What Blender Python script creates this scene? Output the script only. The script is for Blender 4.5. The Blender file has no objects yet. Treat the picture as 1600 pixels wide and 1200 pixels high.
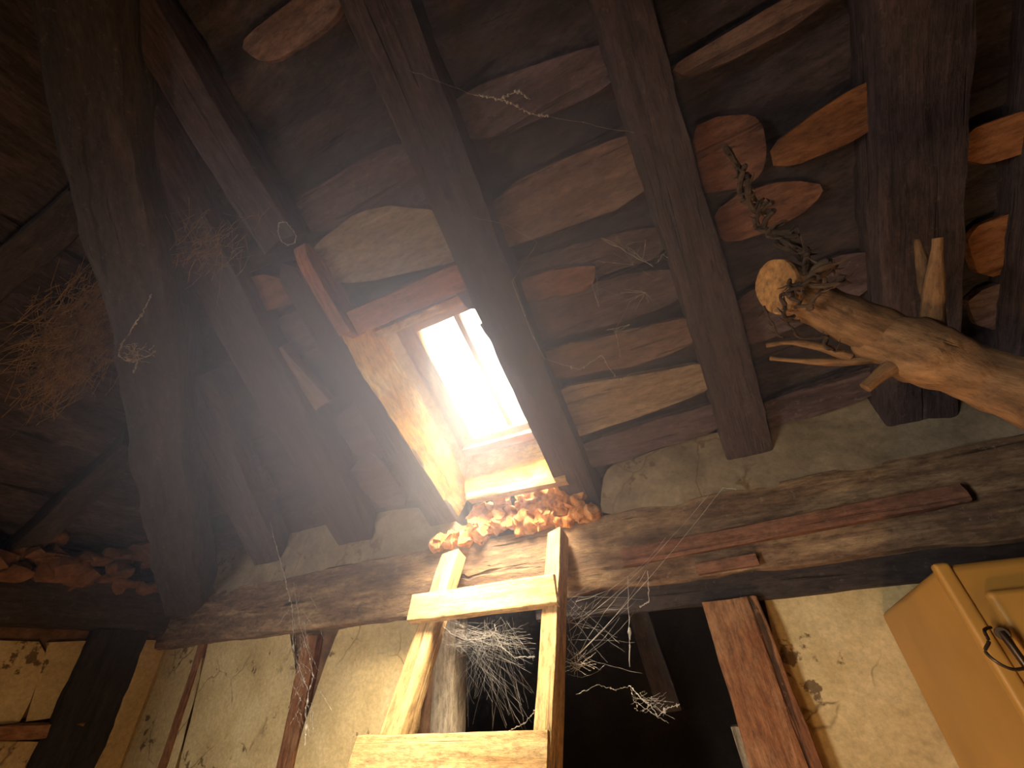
import bpy, bmesh, math, random
from mathutils import Vector, Matrix, noise, geometry

random.seed(7)
sc = bpy.context.scene
COL = sc.collection

# ------------------------------------------------------------------ camera
F = 640.0
PITCH, ROLL, YAW, SLOPE = math.radians(35.5), math.radians(-3.4), math.radians(25), math.radians(32.5)
EYE = Vector((0, 0, 1.55))
fh = Vector((-math.sin(YAW), math.cos(YAW), 0)); rh = Vector((math.cos(YAW), math.sin(YAW), 0)); zz = Vector((0, 0, 1))
fw = fh*math.cos(PITCH) + zz*math.sin(PITCH); up0 = -fh*math.sin(PITCH) + zz*math.cos(PITCH)
rt = rh*math.cos(ROLL) + up0*math.sin(ROLL); upv = -rh*math.sin(ROLL) + up0*math.cos(ROLL)
cd = bpy.data.cameras.new('camera'); cam = bpy.data.objects.new('camera', cd); COL.objects.link(cam)
cd.sensor_width = 36; cd.lens = F/1600*36; cd.clip_start = 0.02
cam.matrix_world = Matrix(((rt.x, upv.x, -fw.x, EYE.x), (rt.y, upv.y, -fw.y, EYE.y), (rt.z, upv.z, -fw.z, EYE.z), (0, 0, 0, 1)))
sc.camera = cam
sc.view_settings.view_transform = 'Standard'; sc.view_settings.look = 'None'
sc.view_settings.gamma = 1; sc.view_settings.use_curve_mapping = False
sc.view_settings.exposure = 0.0
sc.cycles.max_bounces = 8; sc.cycles.diffuse_bounces = 5; sc.cycles.volume_bounces = 1
sc.cycles.transparent_max_bounces = 12
sc.cycles.use_denoising = True
sc.cycles.sample_clamp_indirect = 6

# ------------------------------------------------------------------ sky seen and let in by the skylight
w = bpy.data.worlds.new('sky'); sc.world = w; w.use_nodes = True
bg = w.node_tree.nodes['Background']; bg.inputs[0].default_value = (0.80, 0.90, 1.0, 1); bg.inputs[1].default_value = 8
w.cycles_visibility.scatter = True

sS, cS = math.sin(SLOPE), math.cos(SLOPE)
EAVE = 2.07                     # height of rafter undersides at the front wall
def roof_p(x, y, off=0.0):      # point over (x,y of the underside), moved out along the roof normal
    return Vector((x, y + off*sS, EAVE + (1.5 - y)*math.tan(SLOPE) + off*cS))
NROOF = Vector((0, sS, cS)); PROOF = Vector((0, 1.5, EAVE)); DOWN = Vector((0, cS, -sS))
CORNER_X = -2.9
NHIP = Vector((-sS, 0, cS)); PHIP = Vector((CORNER_X, 0, EAVE))

def area_light(name, loc, target, sx, sy, power, color, portal=False):
    l = bpy.data.lights.new(name, 'AREA'); l.shape = 'RECTANGLE'; l.size = sx; l.size_y = sy
    l.energy = power; l.color = color
    if portal: l.cycles.is_portal = True
    o = bpy.data.objects.new(name, l); COL.objects.link(o); o.location = loc
    o.rotation_euler = (Vector(target) - Vector(loc)).to_track_quat('-Z', 'Y').to_euler()
    return o
def point_light(name, loc, r, power, color):
    l = bpy.data.lights.new(name, 'POINT'); l.shadow_soft_size = r; l.energy = power; l.color = color
    o = bpy.data.objects.new(name, l); COL.objects.link(o); o.location = loc
    return o
WX0, WX1, WY0, WY1, WOFF = -0.865, -0.45, 0.775, 1.29, 0.20
pc = roof_p((WX0+WX1)/2, (WY0+WY1)/2, WOFF+0.07)
area_light('skylight_portal', pc, pc - NROOF, 0.46, 0.60, 1, (1, 1, 1), portal=True)
# added warm fill without a lamp, brightens log and cabinet from below
point_light('warm_fill_light', (-0.30, 0.30, 0.40), 0.10, 28, (1.0, 0.62, 0.28))
dl = area_light('rear_fill_light', (-2.1, -1.85, .95), (-.5, 1.5, 1.15), .8, 1.7, 27, (1.0, .92, .80)); dl.data.spread = math.radians(75)  # added fill from the rear left; the back wall has no doorway
sl = bpy.data.lights.new('hazy_sun', 'SUN'); sl.energy = 430; sl.angle = math.radians(58); sl.color = (1.0, .86, .66)
so = bpy.data.objects.new('hazy_sun', sl); COL.objects.link(so)
so.rotation_euler = Vector((-.18, .40, -.85)).to_track_quat('-Z', 'Y').to_euler()

# ------------------------------------------------------------------ pixel rays onto real planes (photo frame 1600x1200)
def ray(px, py): return (fw*F + rt*(px-800) - upv*(py-600)).normalized()
def hit(px, py, p0, n):
    d = ray(px, py); return EYE + d*((p0-EYE).dot(n)/d.dot(n))
def onY(px, py, y): return hit(px, py, Vector((0, y, 0)), Vector((0, 1, 0)))
def onX(px, py, x): return hit(px, py, Vector((x, 0, 0)), Vector((1, 0, 0)))
def onR(px, py, off=0.0): return hit(px, py, PROOF + NROOF*off, NROOF)
def onH(px, py, off=0.0): return hit(px, py, PHIP + NHIP*off, NHIP)
def onD(px, py, dist): return EYE + ray(px, py)*dist

# ------------------------------------------------------------------ materials
def new_mat(name):
    m = bpy.data.materials.new(name); m.use_nodes = True
    nt = m.node_tree; return m, nt, nt.nodes['Principled BSDF']
def nd(nt, t, **kw):
    n = nt.nodes.new(t)
    for k, v in kw.items():
        if k in n.inputs: n.inputs[k].default_value = v
        else: setattr(n, k, v)
    return n
def ramp(nt, fac, stops):
    r = nt.nodes.new('ShaderNodeValToRGB')
    els = r.color_ramp.elements
    while len(els) < len(stops): els.new(0.5)
    for e, (p, c) in zip(els, stops):
        e.position = p; e.color = (*c, 1) if len(c) == 3 else c
    nt.links.new(fac, r.inputs[0]); return r.outputs[0]
def coords(nt, scale):
    tc = nt.nodes.new('ShaderNodeTexCoord'); oi = nt.nodes.new('ShaderNodeObjectInfo')
    mul = nd(nt, 'ShaderNodeMath', operation='MULTIPLY'); mul.inputs[1].default_value = 37.0
    nt.links.new(oi.outputs['Random'], mul.inputs[0])
    add = nd(nt, 'ShaderNodeVectorMath', operation='ADD')
    nt.links.new(tc.outputs['Object'], add.inputs[0]); nt.links.new(mul.outputs[0], add.inputs[1])
    mp = nt.nodes.new('ShaderNodeMapping'); mp.inputs['Scale'].default_value = scale
    nt.links.new(add.outputs[0], mp.inputs[0]); return mp.outputs[0], add.outputs[0]
def mixc(nt, f, a, b, mode='MIX'):
    m = nt.nodes.new('ShaderNodeMix'); m.data_type = 'RGBA'; m.blend_type = mode
    for sock, v in ((m.inputs[0], f), (m.inputs[6], a), (m.inputs[7], b)):
        if hasattr(v, 'is_output') or isinstance(v, bpy.types.NodeSocket): nt.links.new(v, sock)
        else: sock.default_value = v if not isinstance(v, tuple) else (*v, 1)[:4]
    return m.outputs[2]
def v4(nt, base):
    mp = nt.nodes.new('ShaderNodeMapping'); mp.inputs['Scale'].default_value = (.35, 1, 1); nt.links.new(base, mp.inputs[0]); return mp.outputs[0]
def wood(name, dark, mid, light, grain=16, bump=0.8, dust=0.0, dustc=(.45, .38, .3), crack=0.5, blotch=None, rough=0.85):
    m, nt, b = new_mat(name)
    v, base = coords(nt, (1.6, grain, grain))
    n1 = nd(nt, 'ShaderNodeTexNoise', Scale=2.2, Detail=9, Roughness=0.65, Distortion=0.35); nt.links.new(v, n1.inputs['Vector'])
    col = ramp(nt, n1.outputs[0], [(0.28, dark), (0.5, mid), (0.74, light)])
    n2 = nd(nt, 'ShaderNodeTexNoise', Scale=5.0, Detail=5, Roughness=0.6); nt.links.new(base, n2.inputs['Vector'])
    if blotch:
        f = ramp(nt, n2.outputs[0], [(0.48, (0, 0, 0)), (0.62, (1, 1, 1))])
        col = mixc(nt, f, col, blotch)
    v2, _ = coords(nt, (1.0, grain*1.8, grain*1.8))
    n3 = nd(nt, 'ShaderNodeTexNoise', Scale=1.6, Detail=3, Roughness=0.5, Distortion=0.5); nt.links.new(v2, n3.inputs['Vector'])
    cr = ramp(nt, n3.outputs[0], [(0.30, (1-crack,)*3), (0.36, (1, 1, 1))])
    col = mixc(nt, 1.0, col, cr, 'MULTIPLY')
    ng = nd(nt, 'ShaderNodeTexNoise', Scale=70.0, Detail=5, Roughness=0.75); nt.links.new(v4(nt, base), ng.inputs['Vector'])
    gr = ramp(nt, ng.outputs[0], [(0.32, (.45,)*3), (0.5, (.95,)*3), (0.68, (1.35,)*3)])
    col = mixc(nt, 1.0, col, gr, 'MULTIPLY')
    if dust:
        n4 = nd(nt, 'ShaderNodeTexNoise', Scale=45.0, Detail=4, Roughness=0.7); nt.links.new(base, n4.inputs['Vector'])
        f = ramp(nt, n4.outputs[0], [(0.60, (0, 0, 0)), (0.72, (dust,)*3)])
        col = mixc(nt, f, col, dustc)
    nt.links.new(col, b.inputs['Base Color']); b.inputs['Roughness'].default_value = rough
    bm_ = nd(nt, 'ShaderNodeBump', Strength=bump, Distance=0.009)
    ad = nd(nt, 'ShaderNodeMath', operation='ADD'); nt.links.new(n1.outputs[0], ad.inputs[0]); nt.links.new(cr, ad.inputs[1])
    ad2 = nd(nt, 'ShaderNodeMath', operation='MULTIPLY_ADD'); nt.links.new(ng.outputs[0], ad2.inputs[0]); ad2.inputs[1].default_value = .35; nt.links.new(ad.outputs[0], ad2.inputs[2]); ad = ad2
    nt.links.new(ad.outputs[0], bm_.inputs['Height']); nt.links.new(bm_.outputs[0], b.inputs['Normal'])
    return m
def plaster(name, c1, c2, c3, spots=(.12, .07, .03), spot_amt=0.9, crack=True, scale=4.0):
    m, nt, b = new_mat(name)
    v, base = coords(nt, (1, 1, 1))
    n1 = nd(nt, 'ShaderNodeTexNoise', Scale=scale, Detail=8, Roughness=0.6); nt.links.new(v, n1.inputs['Vector'])
    col = ramp(nt, n1.outputs[0], [(0.3, c1), (0.5, c2), (0.7, c3)])
    n2 = nd(nt, 'ShaderNodeTexNoise', Scale=26.0, Detail=4, Roughness=0.6); nt.links.new(base, n2.inputs['Vector'])
    n5 = nd(nt, 'ShaderNodeTexNoise', Scale=5.0, Detail=2); nt.links.new(base, n5.inputs['Vector'])
    mu = nd(nt, 'ShaderNodeMath', operation='MULTIPLY'); nt.links.new(n2.outputs[0], mu.inputs[0]); nt.links.new(n5.outputs[0], mu.inputs[1])
    f = ramp(nt, mu.outputs[0], [(0.345, (0, 0, 0)), (0.385, (spot_amt,)*3)])
    col = mixc(nt, f, col, spots)
    ng = nd(nt, 'ShaderNodeTexNoise', Scale=60.0, Detail=6, Roughness=0.75); nt.links.new(base, ng.inputs['Vector'])
    col = mixc(nt, 1.0, col, ramp(nt, ng.outputs[0], [(0.3, (.74,)*3), (0.5, (.97,)*3), (0.7, (1.2,)*3)]), 'MULTIPLY')
    if crack:
        n3 = nd(nt, 'ShaderNodeTexNoise', Scale=6, Detail=4); nt.links.new(base, n3.inputs['Vector'])
        ds = mixc(nt, 0.12, base, n3.outputs['Color'])
        vo = nd(nt, 'ShaderNodeTexVoronoi', Scale=3.2, feature='DISTANCE_TO_EDGE'); nt.links.new(ds, vo.inputs['Vector'])
        f2 = ramp(nt, vo.outputs['Distance'], [(0.0, (.8,)*3), (0.012, (0, 0, 0))])
        n6 = ramp(nt, n5.outputs[0], [(0.47, (0, 0, 0)), (0.55, (1, 1, 1))])
        f3 = mixc(nt, 1.0, f2, n6, 'MULTIPLY')
        col = mixc(nt, f3, col, spots)
    nt.links.new(col, b.inputs['Base Color']); b.inputs['Roughness'].default_value = 0.95
    bm_ = nd(nt, 'ShaderNodeBump', Strength=0.5, Distance=0.008); nt.links.new(mu.outputs[0], bm_.inputs['Height'])
    nt.links.new(bm_.outputs[0], b.inputs['Normal'])
    return m
def plain(name, c, rough=0.6, metallic=0.0, var=0.25, scale=12):
    m, nt, b = new_mat(name)
    v, _ = coords(nt, (1, 1, 1))
    n1 = nd(nt, 'ShaderNodeTexNoise', Scale=scale, Detail=5); nt.links.new(v, n1.inputs['Vector'])
    col = ramp(nt, n1.outputs[0], [(0.3, tuple(x*(1-var) for x in c)), (0.7, tuple(min(1, x*(1+var)) for x in c))])
    nt.links.new(col, b.inputs['Base Color']); b.inputs['Roughness'].default_value = rough; b.inputs['Metallic'].default_value = metallic
    return m

M = {}
M['rafter'] = wood('smoked_rafter_wood', (.030, .021, .025), (.064, .044, .050), (.108, .076, .080), dust=.35, dustc=(.22, .17, .14))
M['rafter_pale'] = wood('worn_rafter_wood', (.16, .085, .05), (.30, .16, .09), (.42, .26, .15), dust=.4)
M['hewn'] = wood('hewn_dark_timber', (.018, .014, .015), (.040, .029, .028), (.070, .050, .045), grain=12, dust=.3, dustc=(.2, .16, .12))
M['charred'] = wood('charred_wood', (.008, .007, .008), (.018, .014, .014), (.04, .028, .022), grain=12)
M['plate'] = wood('weathered_plate_timber', (.07, .038, .028), (.19, .115, .07), (.44, .30, .17), grain=11, bump=.8, crack=.85, dust=.4)
M['plank'] = wood('old_roof_plank', (.10, .060, .052), (.19, .118, .100), (.28, .185, .158), grain=13, dust=.25)
M['plank_dull'] = wood('dull_roof_plank', (.050, .034, .042), (.112, .076, .090), (.19, .135, .145), grain=13, dust=.3)
M['plank_red'] = wood('reddish_roof_plank', (.11, .048, .032), (.21, .095, .06), (.30, .15, .095), grain=13, dust=.2)
M['plank_pale'] = wood('pale_roof_plank', (.20, .14, .10), (.33, .245, .18), (.46, .36, .27), grain=13, dust=.2)
M['pale_lining'] = plaster('whitish_lining_plaster', (.55, .44, .24), (.78, .66, .42), (.9, .82, .62), spots=(.4, .2, .06), crack=False, scale=14)
M['orange'] = wood('orange_planed_wood', (.20, .075, .025), (.34, .14, .055), (.46, .21, .09), grain=10, dust=.1)
M['reveal'] = wood('plastered_reveal_wood', (.34, .14, .02), (.66, .38, .08), (.85, .60, .22), grain=8, bump=.9, crack=.75, blotch=(.88, .72, .40))
M['ladder'] = wood('ladder_pine', (.34, .19, .07), (.56, .35, .15), (.74, .52, .26), grain=14, bump=.5, crack=.45, dust=.35, dustc=(.22, .10, .04))
M['post'] = wood('red_brown_post', (.10, .035, .015), (.23, .088, .033), (.38, .18, .08), grain=14, bump=.9, crack=.75, dust=.5, dustc=(.4, .22, .11), blotch=(.32, .16, .075))
M['grey'] = wood('grey_weathered_wood', (.12, .09, .06), (.28, .22, .15), (.42, .35, .25), grain=13)
M['log'] = wood('bare_log_wood', (.10, .05, .022), (.24, .125, .055), (.42, .24, .11), grain=12, bump=.8, crack=.4, dust=.3, dustc=(.5, .33, .17))
M['log_end'] = wood('sawn_log_end', (.34, .15, .05), (.52, .26, .09), (.66, .38, .15), grain=5, dust=.5, dustc=(.25, .11, .04))
M['twig'] = wood('dry_vine', (.03, .018, .012), (.075, .045, .028), (.16, .10, .06), grain=8)
M['plaster'] = plaster('yellowed_wall_plaster', (.42, .30, .14), (.58, .44, .22), (.68, .54, .30))
M['cove'] = plaster('grey_brown_cove_plaster', (.16, .125, .085), (.25, .20, .14), (.34, .275, .19), scale=7)
M['mud'] = plaster('brown_mud_backing', (.07, .035, .018), (.14, .07, .035), (.22, .12, .06), crack=False, scale=14)
M['dark'] = plaster('near_black_wall', (.012, .009, .008), (.02, .015, .013), (.035, .026, .022), spots=(.01, .01, .01), crack=False)  # even near-black wall colour, also on the far room
M['deck'] = wood('sooty_roof_underside', (.018, .015, .020), (.055, .043, .050), (.125, .095, .100), grain=5.5, bump=1.0, crack=.8, dust=.25, dustc=(.2, .16, .15))
M['clay'] = plaster('crumbled_orange_clay', (.30, .11, .035), (.64, .28, .09), (.85, .48, .20), spots=(.2, .05, .02), crack=False, scale=40)
M['header'] = wood('reddish_header_wood', (.20, .075, .045), (.36, .15, .09), (.50, .24, .15), grain=12, dust=.2)
M['brick'] = plaster('dull_orange_rubble', (.10, .045, .022), (.18, .085, .04), (.26, .13, .07), crack=False, scale=16)
M['web'] = plain('dusty_cobweb', (.50, .47, .42), 1.0, var=.25)
M['straw'] = plain('dry_straw', (.20, .115, .045), .9, var=.5, scale=30)
M['cabinet'] = plain('ochre_cabinet_paint', (.50, .25, .052), .42, var=.14, scale=5)
M['latch'] = plain('blackened_latch_metal', (.10, .06, .035), .4, .8)
M['frame'] = wood('skylight_frame_wood', (.25, .13, .05), (.42, .26, .11), (.6, .42, .2), grain=10)
M['floor'] = wood('dusty_floor_boards', (.20, .12, .07), (.34, .22, .13), (.45, .31, .2), grain=8)
def glass_mat():
    m, nt, b = new_mat('thin_dusty_glass')
    out = nt.nodes['Material Output']; nt.nodes.remove(b)
    t = nd(nt, 'ShaderNodeBsdfTransparent'); g = nd(nt, 'ShaderNodeBsdfGlossy', Roughness=0.08); d = nd(nt, 'ShaderNodeBsdfDiffuse')
    g.inputs[0].default_value = (1, 1, 1, 1); d.inputs[0].default_value = (.5, .48, .42, 1)
    m1 = nt.nodes.new('ShaderNodeMixShader'); m1.inputs[0].default_value = .06
    m2 = nt.nodes.new('ShaderNodeMixShader'); m2.inputs[0].default_value = .04
    nt.links.new(t.outputs[0], m1.inputs[1]); nt.links.new(g.outputs[0], m1.inputs[2])
    nt.links.new(m1.outputs[0], m2.inputs[1]); nt.links.new(d.outputs[0], m2.inputs[2])
    nt.links.new(m2.outputs[0], out.inputs[0]); return m
M['glass'] = glass_mat()

# ------------------------------------------------------------------ object helpers
def tag(o, label=None, cat=None, group=None, kind=None):
    if label: o['label'] = label
    if cat: o['category'] = cat
    if group: o['group'] = group
    if kind: o['kind'] = kind
    return o
def empty(name, loc, label, cat, group=None, kind=None):
    o = bpy.data.objects.new(name, None); COL.objects.link(o); o.location = loc; o.empty_display_size = .1
    return tag(o, label, cat, group, kind)
def link(name, bm, mat, mw=None, parent=None, sharp=40):
    me = bpy.data.meshes.new(name); bm.normal_update(); bm.to_mesh(me); bm.free()
    for p in me.polygons: p.use_smooth = True
    me.set_sharp_from_angle(angle=math.radians(sharp))
    me.materials.append(M[mat] if isinstance(mat, str) else mat)
    o = bpy.data.objects.new(name, me); COL.objects.link(o)
    mw = mw or Matrix.Identity(4)
    if parent is not None:
        bpy.context.view_layer.update()
        o.parent = parent; o.matrix_parent_inverse = Matrix.Identity(4)
        pw = Matrix.Translation(parent.location) if parent.parent is None and parent.type == 'EMPTY' else WORLD[parent.name]
        o.matrix_local = pw.inverted() @ mw
    else:
        o.matrix_world = mw
    WORLD[o.name] = mw
    return o
WORLD = {}
def frame(origin, xdir, zhint):
    x = Vector(xdir).normalized(); z = Vector(zhint) - x*Vector(zhint).dot(x); z.normalize(); y = z.cross(x)
    return Matrix(((x.x, y.x, z.x, origin[0]), (x.y, y.y, z.y, origin[1]), (x.z, y.z, z.z, origin[2]), (0, 0, 0, 1)))
def nz(x, y, z): return noise.noise(Vector((x, y, z)))

def timber(name, p0, p1, wd, dp, up, mat, rough=.006, bow=.01, seed=None, parent=None, seg=None, corner=.16, freq=6.0, endskew=0.0, roundtip=0):
    """hewn timber from p0 to p1; wd = width across, dp = depth along up; the axis runs through the middle"""
    p0, p1 = Vector(p0), Vector(p1); L = (p1-p0).length
    seed = random.random()*100 if seed is None else seed
    wd = wd if isinstance(wd, tuple) else (wd, wd); dp = dp if isinstance(dp, tuple) else (dp, dp)
    seg = seg or max(4, int(L/0.035)); bm = bmesh.new(); rings = []
    sec = []
    k = corner
    for sx, sy in ((1, 1), (-1, 1), (-1, -1), (1, -1)):
        a, b_ = (sx*.5, sy*(.5-k*.5)), (sx*(.5-k*.5), sy*.5)
        mid = (sx*(.5-k*.12), sy*(.5-k*.12))
        trio = [a, mid, b_] if sx*sy > 0 else [b_, mid, a]
        sec += trio
        nx_ = {(1, 1): (0, 1), (-1, 1): (-1, 0), (-1, -1): (0, -1), (1, -1): (1, 0)}[(sx, sy)]
        sec += [(nx_[0]*.5, nx_[1]*.5 + 0.0)] if nx_[0] else [(0.0, nx_[1]*.5)]
    # order the section by angle
    sec = sorted(set((round(a, 5), round(b_, 5)) for a, b_ in sec), key=lambda q: math.atan2(q[1], q[0]))
    for i in range(seg+1):
        t = i/seg; x = t*L; W = wd[0]+(wd[1]-wd[0])*t; D = dp[0]+(dp[1]-dp[0])*t
        if roundtip and t*L < roundtip:
            q = t*L/roundtip; s_ = math.sqrt(max(0.02, 1-(1-q)**2)); W *= s_
        cy = bow*nz(x*1.1, seed, 0)*2; cz = bow*nz(x*1.1, seed, 9)
        ring = []
        for (a, b_) in sec:
            py, pz = a*W, b_*D
            r = 1 + 0
            n_ = nz(x*freq, a*3+seed, b_*3) + .5*nz(x*freq*3.1, a*6+seed, b_*6+4)
            m_ = nz(x*freq, a*3+seed+30, b_*3) + .5*nz(x*freq*3.1, a*6+seed+30, b_*6+4)
            xs = x + (endskew*a*W if i in (0, seg) else 0) + (rough*1.3*nz(a*7+seed, b_*7, i) if i in (0, seg) else 0)
            ring.append(bm.verts.new((xs, py+cy+n_*rough, pz+cz+m_*rough)))
        rings.append(ring)
    n = len(sec)
    for i in range(seg):
        for j in range(n):
            bm.faces.new((rings[i][j], rings[i][(j+1) % n], rings[i+1][(j+1) % n], rings[i+1][j]))
    bm.faces.new(list(reversed(rings[0]))); bm.faces.new(rings[-1])
    bmesh.ops.recalc_face_normals(bm, faces=bm.faces)
    return link(name, bm, mat, frame(p0, p1-p0, up), parent)

def ragged(pts, amp, step, seed, closed=True):
    out = []; n = len(pts)
    for i in range(n):
        a, b_ = pts[i], pts[(i+1) % n]
        d = b_-a; L = d.length; k = max(1, int(L/step))
        nrm = Vector((-d.y, d.x)).normalized() if L > 1e-6 else Vector((0, 0))
        for j in range(k):
            q = a + d*(j/k)
            env = 1 if j else .5
            s = (nz(q.x*18, q.y*18, seed) + .6*nz(q.x*55, q.y*55, seed+5))*amp*env
            out.append(q + nrm*s)
    return out
def slab(name, pts3, normal, thick, mat, xdir, amp=.006, step=.015, seed=None, parent=None, lump=0.0, sharp=40, chaikin=False):
    """a board or coat of plaster with an uneven outline: pts3 on its near face, thick goes along normal (away from the room)"""
    seed = random.random()*50 if seed is None else seed
    c = sum((Vector(p) for p in pts3), Vector())/len(pts3)
    mw = frame(c, xdir, normal); inv = mw.inverted()
    loc = [inv @ Vector(p) for p in pts3]
    if chaikin:
        nl = []
        for i in range(len(loc)):
            a, b_ = loc[i], loc[(i+1) % len(loc)]; nl += [a.lerp(b_, .18), a.lerp(b_, .82)]
        loc = nl
    p2 = ragged([Vector((q.x, q.y)) for q in loc], amp, step, seed)
    bm = bmesh.new()
    # near face with an inner grid so the surface can be uneven
    xs = [q.x for q in p2]; ys = [q.y for q in p2]
    rim = [bm.verts.new((q.x, q.y, 0.0)) for q in p2]
    f = bm.faces.new(rim)
    res = bmesh.ops.triangulate(bm, faces=[f], ngon_method='EAR_CLIP')
    if lump:
        g = max(.02, min(max(xs)-min(xs), max(ys)-min(ys))/10); g = max(g, (max(xs)-min(xs)+max(ys)-min(ys))/90)
        for ax in (0, 1):
            lo, hi = (min(xs), max(xs)) if ax == 0 else (min(ys), max(ys))
            k = lo + g
            while k < hi:
                pl = Vector((k, 0, 0)) if ax == 0 else Vector((0, k, 0)); no = Vector((1, 0, 0)) if ax == 0 else Vector((0, 1, 0))
                bmesh.ops.bisect_plane(bm, geom=bm.verts[:]+bm.edges[:]+bm.faces[:], plane_co=pl, plane_no=no, dist=1e-6)
                k += g
        for v in bm.verts:
            v.co.z += lump*(nz(v.co.x*7, v.co.y*14, seed) + .4*nz(v.co.x*25, v.co.y*40, seed+3))
    ext = bmesh.ops.extrude_face_region(bm, geom=bm.faces[:])
    for v in [e for e in ext['geom'] if isinstance(e, bmesh.types.BMVert)]: v.co.z = thick
    bmesh.ops.recalc_face_normals(bm, faces=bm.faces)
    return link(name, bm, mat, mw, parent, sharp)
def box(name, lo, hi, mat, parent=None, bevel=0.0, mw=None):
    bm = bmesh.new(); bmesh.ops.create_cube(bm, size=1)
    lo, hi = Vector(lo), Vector(hi); c = (lo+hi)/2; s = hi-lo
    for v in bm.verts: v.co = Vector((v.co.x*s.x, v.co.y*s.y, v.co.z*s.z))
    if bevel: bmesh.ops.bevel(bm, geom=bm.edges[:], offset=bevel, segments=3, profile=.6, affect='EDGES')
    T = Matrix.Translation(c)
    return link(name, bm, mat, (mw @ T) if mw else T, parent, sharp=50)
def tube_bm(bm, pts, rads, m=8, seed=0.0, rough=0.0, cap=True, flat=1.0, freq=14):
    rings = []; n = len(pts)
    ref = Vector((.3, .2, 1)).normalized()
    for i, p in enumerate(pts):
        p = Vector(p)
        t = (Vector(pts[min(i+1, n-1)])-Vector(pts[max(i-1, 0)])).normalized()
        a = t.cross(ref)
        if a.length < .1: a = t.cross(Vector((1, 0, 0)))
        a.normalize(); b_ = t.cross(a)
        ring = []
        for j in range(m):
            th = 2*math.pi*j/m; d = a*math.cos(th) + b_*math.sin(th)*flat
            q = p + d*rads[i]
            if rough: q += d*rough*(nz(q.x*freq, q.y*freq, q.z*freq+seed)+.5*nz(q.x*freq*3, q.y*freq*3, q.z*freq*3+seed))
            ring.append(bm.verts.new(q))
        rings.append(ring)
    for i in range(n-1):
        for j in range(m):
            bm.faces.new((rings[i][j], rings[i][(j+1) % m], rings[i+1][(j+1) % m], rings[i+1][j]))
    if cap and m > 2:
        bm.faces.new(list(reversed(rings[0]))); bm.faces.new(rings[-1])
    return rings
def smooth_path(pts, k=6):
    pts = [Vector(p) for p in pts]; out = []
    for i in range(len(pts)-1):
        p0 = pts[max(i-1, 0)]; p1 = pts[i]; p2 = pts[i+1]; p3 = pts[min(i+2, len(pts)-1)]
        for j in range(k):
            t = j/k
            out.append(.5*((2*p1)+(-p0+p2)*t+(2*p0-5*p1+4*p2-p3)*t*t+(-p0+3*p1-3*p2+p3)*t**3))
    out.append(pts[-1]); return out

# ================================================================== THE SETTING
X1 = 2.6; YB = -1.9
def st(o): o['kind'] = 'structure'; return o
fl = st(box('floor', (CORNER_X-.2, YB-.2, -.12), (X1+.2, 1.9, 0), 'floor'))
# front wall: two stretches with a dark opening between them
OPX0, OPX1 = -1.10, -.02
wf = st(box('wall_front', (CORNER_X-.15, 1.53, 0), (OPX0, 1.66, 1.98), 'mud'))
st(box('wall_front_right', (OPX1+.02, 1.53, 0), (X1+.15, 1.66, 1.98), 'mud'))
st(box('wall_left', (CORNER_X-.15, YB, 0), (CORNER_X, 1.53, 1.92), 'mud'))
st(box('wall_right', (X1, YB, 0), (X1+.15, 1.66, 4.2), 'dark'))
st(box('wall_back', (CORNER_X-.15, YB-.15, 0), (X1+.15, YB, 4.2), 'dark'))
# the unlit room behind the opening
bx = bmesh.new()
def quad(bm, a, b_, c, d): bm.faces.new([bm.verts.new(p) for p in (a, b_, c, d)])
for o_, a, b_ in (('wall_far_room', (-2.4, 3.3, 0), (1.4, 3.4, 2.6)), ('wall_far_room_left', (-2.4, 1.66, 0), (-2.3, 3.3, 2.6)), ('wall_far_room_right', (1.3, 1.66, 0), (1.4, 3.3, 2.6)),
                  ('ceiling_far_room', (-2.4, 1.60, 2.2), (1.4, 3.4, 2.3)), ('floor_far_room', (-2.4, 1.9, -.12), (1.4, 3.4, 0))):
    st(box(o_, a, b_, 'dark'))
bx.free()

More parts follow.
